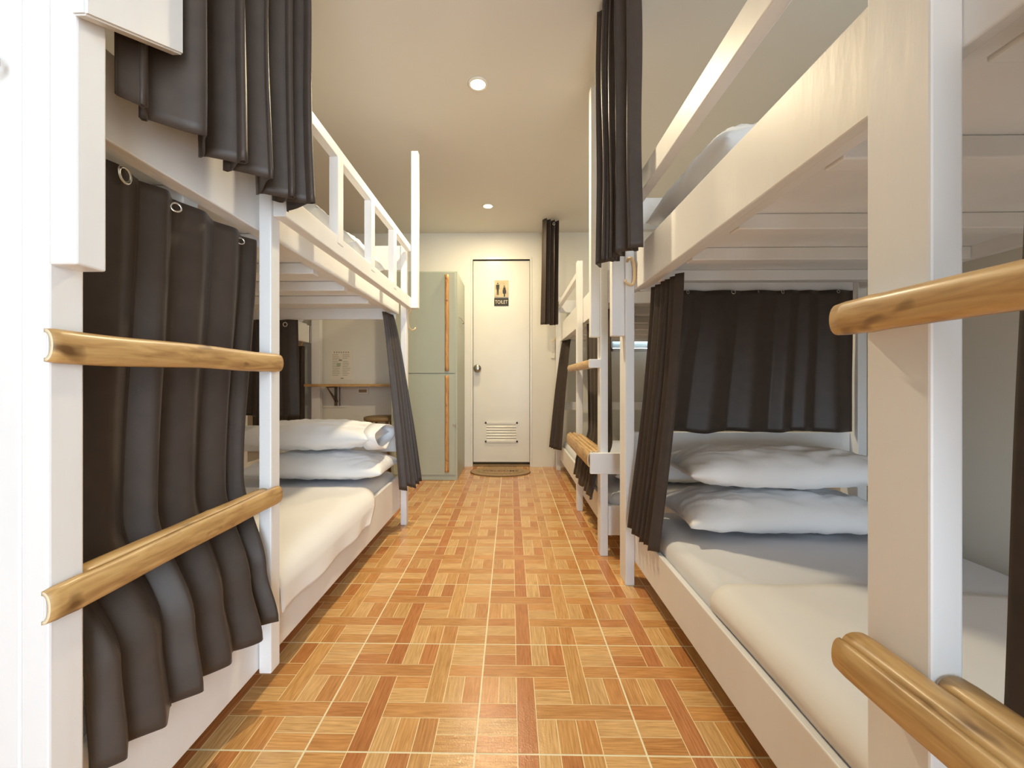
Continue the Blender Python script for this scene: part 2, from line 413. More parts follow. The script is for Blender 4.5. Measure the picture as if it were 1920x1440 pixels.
# stool partly hidden
st = thing('round_stool', 'round brown stool top showing under the wall shelf', 'stool', (-1.21, 3.85, 0))
lathe('seat', [(.005, .02), (.14, .022), (.16, .014), (.16, -.012), (.14, -.02), (.005, -.02)], (-1.21, 3.85, .52), M['stool'], st)
for a in range(4):
    t = PI / 4 + a * PI / 2
    tube('leg', [(-1.21 + .10 * math.cos(t), 3.85 + .10 * math.sin(t), .505), (-1.21 + .14 * math.cos(t), 3.85 + .14 * math.sin(t), .0)], .013, M['stool'], st)

# ------------------------------------------------------------------ locker
lk = thing('locker', 'tall sage green locker cabinet left of the toilet door', 'locker', (-.76, 3.87, 0))
LX0, LX1, LY0, LY1, LZ = -1.05, -.467, 3.615, 4.185, 1.835
box('body', LX0, LX1, LY0, LY1, 0.0005, LZ, M['locker'], lk, .003)
d1 = box('door', LX0 + .02, LX1 - .018, LY0 - .014, LY0, .94, LZ - .012, M['locker'], lk, .002)
d2 = box('door', LX0 + .02, LX1 - .018, LY0 - .014, LY0, .05, .932, M['locker'], lk, .002)
def upright_strip(z0, z1, par):
    bm = bmesh.new(); n = 26; w = .0185; cx = -.558; y0 = LY0 - .014
    prof = [(-w, 0), (-w * .8, -.014), (-w * .3, -.022), (w * .3, -.022), (w * .8, -.014), (w, 0)]
    rings = []
    for i in range(n + 1):
        z = z0 + (z1 - z0) * i / n; k = 1 + .08 * noise.noise(Vector((z * 7, 1, z0)))
        o = .003 * noise.noise(Vector((z * 4, 3, z0)))
        rings.append([bm.verts.new((cx + o + p[0] * k, y0 + p[1], z)) for p in prof])
    for a, b in zip(rings, rings[1:]):
        for k in range(len(prof)): bm.faces.new((a[k], a[(k + 1) % 6], b[(k + 1) % 6], b[k]))
    bm.faces.new(rings[0]); bm.faces.new(rings[-1]); bmesh.ops.recalc_face_normals(bm, faces=bm.faces[:])
    h = from_bm('handle_strip', bm, M['strip'], par, True); h['label'] = 'upright brown bamboo handle strip'
    return h
upright_strip(.96, 1.80, d1); upright_strip(.075, .918, d2)
lt = box('latch', -.505, -.475, LY0 - .026, LY0 - .0135, .478, .50, M['chrome'], d2, .003)
tube('catch', [(LX1 + .001, 4.02, 1.43), (LX1 + .018, 3.99, 1.432), (LX1 + .018, 3.72, 1.44), (LX1 + .002, 3.70, 1.445)], .004, M['locker'], lk)

# ------------------------------------------------------------------ lamps
def downlight(x, y, label, watts):
    t = thing('downlight', label, 'ceiling light', (x, y, ZC), 'round recessed lights in the ceiling')
    lathe('trim_ring', [(.036, -.001), (.038, -.006), (.048, -.005), (.052, 0), (.04, .002)], (x, y, ZC - .0005), M['door'], t)
    lathe('lens', [(.001, -.002), (.036, -.004), (.037, -.001), (.001, 0)], (x, y, ZC - .001), M['lens'], t)
    ld = bpy.data.lights.new('lamp', 'AREA'); ld.shape = 'DISK'; ld.size = .08; ld.energy = watts; ld.color = (1, .83, .54); ld.spread = PI
    lo = bpy.data.objects.new('lamp', ld); lo.location = (x, y, ZC - .012); COL.objects.link(lo)
    lo.parent = t; lo.matrix_parent_inverse = parent_mat(t).inverted()
downlight(-.166, 2.089, 'glowing round ceiling light nearer to the camera, between the curtains', 21)
downlight(-.195, 3.545, 'glowing round ceiling light nearest the toilet door', 11)

# ------------------------------------------------------------------ bamboo
def half_cane(name, x, y0, y1, z, w, depth, out, parent, seed, th=.005, nodes=(.3,)):
    """split bamboo, length along y. out: unit vector the round side faces ((±1,0) = aisle, (0,1) = up)"""
    bm = bmesh.new(); n = 40; m = 12
    rings = []
    rr = random.Random(seed)
    for i in range(n + 1):
        t = i / n; y = y0 + (y1 - y0) * t
        k = 1 + .03 * noise.noise(Vector((t * 5, seed, 0)))
        for q in nodes: k += .05 * math.exp(-((t - q) / .012) ** 2)
        e = min(t, 1 - t) * n
        if e < 1: k *= .93 + .07 * e
        wob = .003 * noise.noise(Vector((t * 3, seed, 5)))
        outer = []; inner = []
        for j in range(m + 1):
            a = PI * j / m
            for lst, ww, dd in ((outer, w / 2 * k, depth * k), (inner, w / 2 * k - th, max(depth * k - th, .002))):
                s = math.cos(a) * ww + wob; h = math.sin(a) ** .8 * dd if math.sin(a) > 0 else 0
                if out[1] == 0: lst.append((x + out[0] * h, y, z + s))
                else: lst.append((x + s, y, z + h))
        inner.reverse()
        rings.append([bm.verts.new(c) for c in outer + inner])
    L = len(rings[0])
    for a, b in zip(rings, rings[1:]):
        for k in range(L): bm.faces.new((a[k], a[(k + 1) % L], b[(k + 1) % L], b[k]))
    for r in (rings[0], rings[-1]):
        h = L // 2
        for k in range(h - 1):
            f = bm.faces.new((r[k], r[k + 1], r[L - 2 - k], r[L - 1 - k])); f.material_index = 1
    bmesh.ops.recalc_face_normals(bm, faces=bm.faces[:])
    return from_bm(name, bm, [M['bamboo'], M['bamboo_end']], parent, True)

# ------------------------------------------------------------------ bunk beds
def slab(name, *a, parent=None, mat=None, bev=.003): return box(name, *a, mat or M['paint'], parent, bev)

# right near bunk ------------------------------------------------------------
def right_bunk(xf, xw, y0, y1, label, posts, beam_x, rail_x, group=None):
    b = thing('bunk_bed', label, 'bunk bed', ((xf + xw) / 2, (y0 + y1) / 2, 0), group)
    for (x0, x1, a, c, z0, z1) in posts: slab('post', x0, x1, a, c, z0, z1, parent=b)
    slab('upper_side_rail', beam_x, beam_x + .022, y0, y1 - .002, 1.257, 1.422, parent=b)
    slab('upper_side_ledger', beam_x + .026, beam_x + .055, y0 + .02, y1 - .02, 1.262, 1.296, parent=b)
    slab('lower_side_rail', rail_x, rail_x + .018, y0, y1 - .002, .103, .249, parent=b)
    return b
R1 = right_bunk(.488, 1.50, -.17, 1.848, 'white bunk bed at the right, nearest the camera, two white pillows on its lower bunk',
    [(.488, .526, .4873, .5735, .0005, 1.656), (.488, .526, -.17, -.085, .0005, 1.69), (.488, .526, 1.761, 1.855, .0005, 1.69),
     (1.462, 1.50, 1.761, 1.855, .0005, 1.69), (1.462, 1.50, -.17, -.085, .0005, 1.69)], .526, .526)
slab('hanging_plank', .434, .4878, 1.775, 1.815, 1.063, 2.33, parent=R1)
slab('end_panel', .527, 1.461, -.165, -.1605, .72, 1.42, parent=R1)  # unseen panel added to keep daylight off the cross bars and headboard curtain
slab('hanging_plank', .434, .4878, -.165, -.125, 1.063, 2.33, parent=R1)  # unseen plank mirrored from the far end, added to shade the ladder post
slab('guard_rail', .488, .526, .5745, 1.760, 1.578, 1.656, parent=R1)
slab('headboard', .527, 1.461, 1.80, 1.822, .442, .648, parent=R1)
slab('headboard', .527, 1.461, 1.80, 1.822, 1.525, 1.665, parent=R1)
slab('end_board', .548, 1.461, 1.80, 1.83, .103, .25, parent=R1)
slab('end_beam', .555, 1.461, 1.782, 1.80, 1.257, 1.42, parent=R1)
slab('end_beam', .555, 1.461, -.16, -.14, 1.257, 1.42, parent=R1)
slab('wall_side_rail', 1.462, 1.484, -.084, 1.752, 1.257, 1.42, parent=R1)
slab('wall_side_rail', 1.462, 1.484, -.084, 1.752, .103, .25, parent=R1)
slab('bunk_deck', .55, 1.4615, -.139, 1.78, 1.2975, 1.31, parent=R1)
for y in (.2, .47, .73, 1.064, 1.332, 1.60): slab('cross_bar', .582, 1.461, y, y + .045, 1.257, 1.297, parent=R1)
slab('lower_deck', .546, 1.461, -.16, 1.799, .15, .168, parent=R1)

R2 = right_bunk(.445, 1.46, 2.055, 4.06, 'white bunk bed against the far wall at the right, between door and nearer bunk',
    [(.445, .483, 2.055, 2.125, .0005, 1.69), (.445, .483, 2.765, 2.825, .0005, 1.675), (.447, .487, 4.03, 4.09, .0005, 1.69),
     (1.44, 1.478, 4.03, 4.09, .0005, 1.69), (1.44, 1.478, 2.055, 2.125, .0005, 1.69)], .484, .484)
slab('hanging_plank', .398, .4445, 2.06, 2.105, 1.089, 2.335, parent=R2)
slab('guard_rail', .4465, .482, 2.826, 4.029, 1.57, 1.612, parent=R2)
slab('headboard', .488, 1.439, 4.04, 4.06, .59, .665, parent=R2)
slab('headboard', .488, 1.439, 4.04, 4.06, 1.54, 1.66, parent=R2)
slab('end_board', .484, 1.439, 2.065, 2.085, .10, .25, parent=R2)
slab('end_beam', .507, 1.439, 2.065, 2.085, 1.257, 1.42, parent=R2)
slab('end_beam', .507, 1.439, 4.04, 4.06, 1.257, 1.42, parent=R2)
slab('wall_side_rail', 1.44, 1.46, 2.126, 4.029, 1.257, 1.42, parent=R2)
slab('bunk_deck', .508, 1.4395, 2.086, 4.039, 1.2975, 1.31, parent=R2)
slab('lower_deck', .503, 1.439, 2.086, 4.05, .15, .168, parent=R2)
for y in (2.4, 2.75, 3.1, 3.45, 3.8): slab('cross_bar', .54, 1.439, y, y + .045, 1.257, 1.297, parent=R2)

# left near bunk
L1 = thing('bunk_bed', 'white bunk bed at the left with three guard rail balusters and flush bamboo rungs', 'bunk bed', (-1.13, 1.56, 0))
for (x0, x1, a, c, z0, z1) in [(-.672, -.632, .5555, .602, .0005, 1.69), (-.665, -.632, 1.0795, 1.1215, .0955, 1.69), (-.664, -.629, 2.479, 2.527, .0005, 1.69),
                               (-1.66, -1.625, 2.479, 2.527, .0005, 1.69), (-1.66, -1.625, .5735, .602, .0005, 1.69)]:
    slab('post', x0, x1, a, c, z0, z1, parent=L1)
slab('hanging_plank', -.6318, -.593, .5545, .597, 1.028, 2.34, parent=L1)
slab('hanging_plank', -.5975, -.556, 2.465, 2.508, 1.307, 2.25, parent=L1)
slab('upper_side_rail', -.690, -.673, .565, 2.478, 1.271, 1.422, parent=L1)
slab('upper_side_ledger', -.722, -.695, .60, 2.44, 1.276, 1.302, parent=L1)
slab('guard_board', -.6315, -.598, 1.086, 2.508, 1.306, 1.372, parent=L1)
slab('guard_rail', -.626, -.598, 1.086, 2.462, 1.645, 1.684, parent=L1)
for y in (1.4175, 1.760, 2.106): slab('baluster', -.628, -.5965, y, y + .047, 1.346, 1.646, parent=L1, bev=.002)
slab('lower_side_rail', -.685, -.667, .612, 2.478, .105, .30, parent=L1)
slab('headboard', -1.624, -.665, 2.484, 2.504, .442, .598, parent=L1)
slab('headboard', -1.624, -.665, 2.484, 2.504, 1.54, 1.688, parent=L1)
slab('end_board', -1.624, -.69, 2.484, 2.51, .105, .25, parent=L1)
slab('end_beam', -1.624, -.691, 2.46, 2.478, 1.24, 1.42, parent=L1)
slab('end_beam', -1.624, -.691, .58, .60, 1.257, 1.42, parent=L1)
slab('wall_side_rail', -1.65, -1.63, .612, 2.478, 1.257, 1.42, parent=L1)
slab('wall_side_rail', -1.65, -1.63, .612, 2.478, .105, .25, parent=L1)
slab('bunk_deck', -1.6285, -.692, .602, 2.459, 1.303, 1.315, parent=L1)
for y in (.9, 1.2, 1.5, 1.78, 2.08): slab('cross_bar', -1.629, -.723, y, y + .045, 1.262, 1.302, parent=L1)
slab('lower_deck', -1.629, -.686, .602, 2.483, .15, .168, parent=L1)
slab('end_panel', -1.66, -.6725, .5555, .573, .0005, 2.34, parent=L1)
# short sloping white board between the plank and the upper curtain
bm = bmesh.new()
pts = [(-.592, .545, 1.36), (-.592, .712, 1.437), (-.592, .712, 1.75), (-.592, .545, 1.75)]
va = [bm.verts.new((p[0] + .022, p[1], p[2])) for p in pts]; vb = [bm.verts.new((p[0] + .001, p[1], p[2])) for p in pts]
bm.faces.new(va); bm.faces.new(list(reversed(vb)))
for k in range(4): bm.faces.new((va[k], vb[k], vb[(k + 1) % 4], va[(k + 1) % 4]))
bmesh.ops.recalc_face_normals(bm, faces=bm.faces[:])
bmesh.ops.bevel(bm, geom=bm.edges[:], offset=.003, segments=2, affect='EDGES')
from_bm('side_shield', bm, M['paint'], L1)

# far left bunk seen through the gap
L2 = thing('bunk_bed', 'white bunk bed end seen behind the left bunk, beside the wall shelf', 'bunk bed', (-2.4, 3.2, 0))
slab('post', -1.99, -1.905, 4.09, 4.15, .0005, 1.69, parent=L2)
slab('post', -1.99, -1.905, 2.2, 2.26, .0005, 1.69, parent=L2)
slab('post', -2.95, -2.9, 4.09, 4.15, .0005, 1.69, parent=L2)
slab('post', -2.95, -2.9, 2.2, 2.26, .0005, 1.69, parent=L2)
slab('end_beam', -2.899, -1.991, 4.05, 4.075, 1.25, 1.42, parent=L2)
slab('end_beam', -2.899, -1.991, 2.205, 2.225, 1.25, 1.42, parent=L2)
slab('upper_side_rail', -2.012, -1.991, 2.262, 4.088, 1.25, 1.42, parent=L2)
slab('lower_side_rail', -2.012, -1.991, 2.262, 4.088, .10, .25, parent=L2)
slab('bunk_deck', -2.898, -2.013, 2.227, 4.049, 1.425, 1.437, parent=L2)

# ladders: rungs are parts of the bunk (block > split cane pieces)
def rung(parent, xpost, s, y0, y1, z0, z1, out, seed, block=True, nodes=(.3, .82), ends=(0, 0)):
    """s = direction of the aisle in x; out = how far the white block stands off the posts"""
    if block:
        xa, xb = sorted((xpost + s * .0005, xpost + s * out))
        r = slab('ladder_rung', xa, xb, y0 + .006, y1 - .004, z0 + .004, z1 - .004, parent=parent)
    else: r = None
    c = half_cane('bamboo_facing', xpost + s * (out + .0006), y0, y1, (z0 + z1) / 2, (z1 - z0), .014, (s, 0), r or parent, seed, nodes=nodes)
    c['label'] = 'varnished split bamboo facing'
    return r or c
def tread(parent, xpost, s, y0, y1, z0, z1, out, seed, yin0, yin1, inner=.045, boards=(), n_out=1):
    xa, xb = sorted((xpost + s * .0005, xpost + s * out))
    r = slab('ladder_step', xa, xb, y0 + .006, y1 - .004, z0, z1 - .016, parent=parent)
    c = half_cane('bamboo_facing', xpost + s * (out + .0006), y0, y1, (z0 + z1 - .012) / 2, (z1 - z0) - .002, .012, (s, 0), r, seed, nodes=(.42,)); c['label'] = 'varnished split bamboo facing'
    w = out / n_out
    for k in range(n_out):
        cx = xpost + s * (w * (k + .5))
        c = half_cane('bamboo_tread', cx, y0 + .01, y1, z1 - .0155, w * .98, .0155, (0, 1), r, seed + 3 + k, nodes=(.22, .7)); c['label'] = 'varnished split bamboo on top of the step'
    if inner:
        c = half_cane('bamboo_tread', xpost - s * (inner / 2 + .001), yin0 + .002, yin1 - .002, z1 - .0155, inner * .96, .0155, (0, 1), r, seed + 9, nodes=(.6,)); c['label'] = 'varnished split bamboo on top of the step'
    for (bx0, bx1, by0, by1, bz0, bz1) in boards: slab('step_end_board', bx0, bx1, by0, by1, bz0, bz1, parent=r)
    return r
# left bunk: cane nailed straight on the posts
rung(L1, -.632, 1, .545, 1.108, .893, .941, .004, 11, nodes=(.86,))
r = rung(L1, -.632, 1, .542, 1.104, .540, .588, .004, 12, nodes=(.08,))
half_cane('bamboo_tread', -.652, .604, 1.078, .572, .036, .016, (0, 1), r, 15, nodes=(.6,))
# right near bunk
rung(R1, .488, -1, -.17, .586, .931, .977, .028, 21, nodes=(.93, .3))
tread(R1, .488, -1, -.17, .566, .482, .530, .042, 22, -.084, .485, .040)
# right far bunk
rung(R2, .445, -1, 2.072, 2.822, .934, .977, .045, 31, nodes=(.5,))
slab('ladder_rung_end', .386, .4445, 2.03, 2.0545, .934, .977, parent=R2)
tread(R2, .445, -1, 2.055, 2.822, .445, .522, .052, 32, 2.127, 2.763, .036, boards=[(.391, .565, 2.03, 2.0545, .413, .516)], n_out=2)

# ------------------------------------------------------------------ curtains
def curtain(name, top, bot, z0, z1, folds, amp0, amp1, label, seed, mid=None, nx=None, nz=40, group=None, hem=.004, eye=None,
            zvar=.004, curl=.35, top_drop=None, sharp=1.0, ease=1.0, ramp=0):
    """top/bot: ((x,y),(x,y)) plan lines; mid: list of (t,(x,y),(x,y)) in between, t from the top"""
    nx = nx or int(folds * 18)
    keys = [(0, *top)] + (mid or []) + [(1, *bot)]
    rnd = random.Random(seed)
    wd = [rnd.uniform(.55, 1.45) for _ in range(int(folds) + 2)]
    tot = sum(wd[:int(folds)])
    cum = [0]
    for k in range(int(folds)): cum.append(cum[-1] + wd[k] / tot)
    fa = [rnd.uniform(.65, 1.15) for _ in range(int(folds) + 2)]
    bm = bmesh.new(); rows = []
    for j in range(nz + 1):
        t = j / nz
        for a, b in zip(keys, keys[1:]):
            if a[0] <= t <= b[0]:
                s = (t - a[0]) / (b[0] - a[0]); s = s * s * (3 - 2 * s) if mid else s ** ease
                A = Vector(a[1]).lerp(Vector(b[1]), s); B = Vector(a[2]).lerp(Vector(b[2]), s); break
        d = B - A; L = d.length; d.normalize(); nrm = Vector((-d.y, d.x))
        amp = amp0 + (amp1 - amp0) * t
        row = []
        for i in range(nx + 1):
            u = i / nx
            k = 0
            while k < len(cum) - 2 and u > cum[k + 1]: k += 1
            f = (u - cum[k]) / (cum[k + 1] - cum[k])
            ph = 2 * PI * f + .5 * noise.noise(Vector((t * 1.6, k * 3.1, seed)))
            c = math.cos(ph); c = math.copysign(abs(c) ** sharp, c)
            rp = 1 if not ramp else min(1, .15 + u * ramp)
            off = rp * amp * fa[k] * (c) + amp * .35 * noise.noise(Vector((u * 5, t * 2.2, seed + 9)))
            tang = -curl * amp * math.sin(2 * ph) * .6 + curl * .6 * amp * noise.noise(Vector((u * 3, t * 1.5, seed)))
            edge = min(1, min(u, 1 - u) * 14)
            P = A + d * (L * u + tang * edge) + nrm * off
            z = z0 + (z1 - z0) * t
            if j == nz: z += 0
            z += t * zvar * 3 * noise.noise(Vector((u * 6, seed, 1)))
            if top_drop: z -= (1 - t) * top_drop * u
            row.append(bm.verts.new((P.x, P.y, z)))
        rows.append(row)
    for a, b in zip(rows, rows[1:]):
        for i in range(nx): bm.faces.new((a[i], a[i + 1], b[i + 1], b[i]))
    bmesh.ops.recalc_face_normals(bm, faces=bm.faces[:])
    me = bpy.data.meshes.new(name); bm.to_mesh(me); bm.free()
    o = link(name, me, M['cloth'], None, True)
    tag(o, label, 'curtain', group)
    md = o.modifiers.new('thickness', 'SOLIDIFY'); md.thickness = .0022; md.offset = 0
    if eye:
        for (x, y, z, nn, R) in eye: ring_mesh('eyelet', (x, y, z), nn, R, R * .24, M['chrome'], o)
    return o
G = 'dark brown bunk curtains'
# left, lower, near: covers the ladder gap
curtain('curtain', ((-.706, .60), (-.706, 1.150)), ((-.638, .628), (-.602, 1.058)), 1.2545, .258, 6, .010, .019,
        'wide dark curtain hanging behind the left bamboo rungs', 3,
        mid=[(.64, (-.718, .60), (-.712, 1.10)), (.86, (-.645, .628), (-.632, 1.055))], nz=60, curl=.2, zvar=.004,
        eye=[(-.690, .728, 1.237, (1, .15, 0), .0135), (-.7, .853, 1.232, (1, -.8, .1), .009), (-.7, 1.06, 1.232, (1, -.9, .1), .008)])
# left, upper: bunched
curtain('curtain', ((-.612, .635), (-.548, 1.062)), ((-.612, .635), (-.548, 1.082)), 2.37, 1.318, 6, .042, .046,
        'bunched dark curtain hanging above the left ladder', 8, nz=46, curl=.42, zvar=.003, ramp=3)
# left, lower, far end
curtain('curtain', ((-.716, 2.32), (-.705, 2.44)), ((-.605, 2.29), (-.545, 2.475)), 1.262, .262, 5, .010, .018,
        'dark curtain drawn to the far end of the left lower bunk', 12, nz=44, zvar=.01, ease=.8)
# left bunk headboard curtain pushed aside
curtain('curtain', ((-1.60, 2.44), (-1.272, 2.44)), ((-1.60, 2.44), (-1.262, 2.44)), 1.235, .66, 4, .010, .012,
        'dark curtain at the back corner behind the left pillows', 14, eye=[(-1.335, 2.424, 1.205, (0, -1, 0), .012)])
# far left bunk
curtain('curtain', ((-2.55, 4.03), (-2.03, 4.03)), ((-2.55, 4.03), (-2.03, 4.03)), 1.215, .30, 6, .012, .012,
        'narrow dark curtain left of the wall shelf, beneath a wooden hook', 15)
# right near bunk, upper bunch
curtain('curtain', ((.362, 1.728), (.440, 1.468)), ((.356, 1.726), (.446, 1.462)), 2.37, 1.343, 5, .028, .031,
        'tall bunched dark curtain on the right nearer upper bunk', 22, nz=44, curl=.42,
        eye=[(.425, 1.50, 2.335, (-.5, -1, 0), .012)])
# right near bunk, lower, far end
curtain('curtain', ((.585, 1.725), (.605, 1.475)), ((.492, 1.728), (.512, 1.475)), 1.255, .258, 6, .011, .016,
        'dark curtain drawn to the far post of the right lower bunk', 25, nz=48, zvar=.01, ease=1.4)
# right near bunk, headboard curtain
curtain('curtain', ((.70, 1.765), (1.452, 1.765)), ((.60, 1.768), (1.452, 1.768)), 1.253, .654, 6, .009, .011,
        'wide dark curtain behind the two pillows at the right', 27, nz=30,
        eye=[(.745, 1.747, 1.243, (.5, -1, .2), .007), (.935, 1.747, 1.243, (0, -1, .2), .008), (1.04, 1.749, 1.244, (.8, -1, .2), .005), (1.14, 1.747, 1.243, (.3, -1, .2), .007), (1.37, 1.747, 1.244, (0, -1, .2), .006)])
# right near bunk, ladder gap
curtain('curtain', ((.600, -.04), (.600, .478)), ((.605, -.04), (.600, .505)), 1.253, .345, 6, .012, .015,
        'dark curtain at right edge of the picture behind the ladder', 31, nz=40)
# right far bunk
curtain('curtain', ((.305, 3.82), (.455, 3.88)), ((.285, 3.80), (.445, 3.86)), 2.37, 1.393, 4, .022, .024,
        'small bunched dark curtain at the ceiling right of the toilet door', 33, curl=.2, eye=[(.40, 3.825, 2.325, (0, -1, 0), .010)])
curtain('curtain', ((.500, 3.985), (.545, 3.80)), ((.375, 3.99), (.455, 3.79)), 1.255, .235, 5, .010, .015,
        'dark curtain at the far end of the far right lower bunk', 35, ease=.8)
curtain('curtain', ((.522, 2.14), (.522, 2.80)), ((.420, 2.15), (.425, 2.74)), 1.255, .255, 6, .009, .012,
        'dark curtain hanging behind the ladder of the far right bunk', 37, mid=[(.70, (.528, 2.14), (.528, 2.77)), (.92, (.435, 2.15), (.438, 2.74))], zvar=.012)

# ------------------------------------------------------------------ bedding
def mattress(name, x0, x1, y0, y1, z0, z1, label, mat='mattress', r=.045):
    bm = bmesh.new(); add_box(bm, x0, x1, y0, y1, z0, z1)
    bmesh.ops.bevel(bm, geom=bm.edges[:], offset=r, segments=5, affect='EDGES', profile=.5)
    o = from_bm(name, bm, M[mat], None, True)
    return tag(o, label, 'mattress')
mattress('mattress', .547, 1.458, -.15, 1.795, .169, .312, 'thin mattress on the right lower bunk nearest the camera')
mattress('mattress', .580, 1.458, -.13, 1.775, 1.3105, 1.42, 'mattress on the right nearer upper bunk behind its deep side rail')
mattress('mattress', -1.626, -.688, .605, 2.475, .169, .335, 'thin mattress on the left lower bunk under the white sheet')
mattress('mattress', -1.62, -.70, .61, 2.45, 1.3155, 1.425, 'mattress on the left upper bunk behind the balusters')
mattress('mattress', .505, 1.435, 2.09, 4.03, .169, .30, 'mattress on the lower bunk of the far right bed')
mattress('mattress', .515, 1.435, 2.09, 4.03, 1.3105, 1.42, 'mattress on the upper bunk of the far right bed')
mattress('mattress', -2.89, -2.02, 2.24, 4.04, 1.4375, 1.53, 'mattress end on the bunk seen behind the left bunk')

def sheet_right():
    bm = bmesh.new(); nx, ny = 50, 60; rows = []
    for j in range(ny + 1):
        row = []
        for i in range(nx + 1):
            u = i / nx; v = j / ny
            s = u * 1.0
            yedge = 1.125 - .19 * max(0, (u - .45)) ** 1.3
            y = -.13 + (yedge + .13) * v
            # rounded aisle edge
            if s < .09:
                a = (s / .09) * PI / 2; r = .050
                x = .5925 - r * math.cos(a) ; z = .267 + r * math.sin(a) - (.0 if s > 0 else 0)
            else:
                x = .5925 + (s - .09) / .91 * .85; z = .317
            z += .003 * noise.noise(Vector((x * 5, y * 4, 2))) + .0015 * noise.noise(Vector((x * 16, y * 13, 7)))
            if i == 0: z -= .01
            row.append(bm.verts.new((x, y, z)))
        rows.append(row)
    for a, b in zip(rows, rows[1:]):
        for i in range(nx): bm.faces.new((a[i], a[i + 1], b[i + 1], b[i]))
    bmesh.ops.recalc_face_normals(bm, faces=bm.faces[:])
    o = from_bm('bed_sheet', bm, M['sheet'], None, True); md = o.modifiers.new('thickness', 'SOLIDIFY'); md.thickness = .004; md.offset = 1
    return tag(o, 'white sheet folded over the near half of the right lower mattress', 'sheet')
sheet_right()
def sheet_left():
    bm = bmesh.new(); nx, ny = 60, 60; rows = []
    for j in range(ny + 1):
        v = j / ny; row = []
        yend = 2.03
        for i in range(nx + 1):
            u = i / nx          # 0 = wall side, 1 = hem outside the rail
            y = .615 + (yend - .615) * v
            if u < .72:
                x = -1.60 + u / .72 * (.855); z = .3415
            elif u < .86:
                a = (u - .72) / .14 * PI / 2; x = -.745 + .089 * math.sin(a) ; z = .3415 - .060 * (1 - math.cos(a))
            else:
                s = (u - .86) / .14; hem = .07
                # corner swings back towards the far end
                x = -.656 + .006 * s; z = .2815 - hem * s
                x += .006 * s * math.sin(y * 19) + .003
            y -= .16 * max(0, (u - .72) / .28) ** 1.6 * v ** 6
            if x > -.664 and v < .42 and u >= .80:
                # tucked in behind the ladder post
                pass
            z += .0025 * noise.noise(Vector((x * 5, y * 4, 12))) + .004 * max(0, noise.noise(Vector((x * 9 + y * 5, y * 3, 4))))
            row.append(bm.verts.new((x, y, z)))
        rows.append(row)
    for j in range(ny):
        for i in range(nx):
            yy = rows[j][i].co.y
            if i >= int(nx * .78) and yy < 1.135: continue      # hem is tucked inside the rail by the ladder
            bm.faces.new((rows[j][i], rows[j][i + 1], rows[j + 1][i + 1], rows[j + 1][i]))
    loose = [v for v in bm.verts if not v.link_faces]; bmesh.ops.delete(bm, geom=loose, context='VERTS')
    bmesh.ops.recalc_face_normals(bm, faces=bm.faces[:])
    o = from_bm('bed_sheet', bm, M['sheet'], None, True); md = o.modifiers.new('thickness', 'SOLIDIFY'); md.thickness = .003; md.offset = 1
    return tag(o, 'white sheet draped over the side rail of the left lower bunk', 'sheet')
sheet_left()

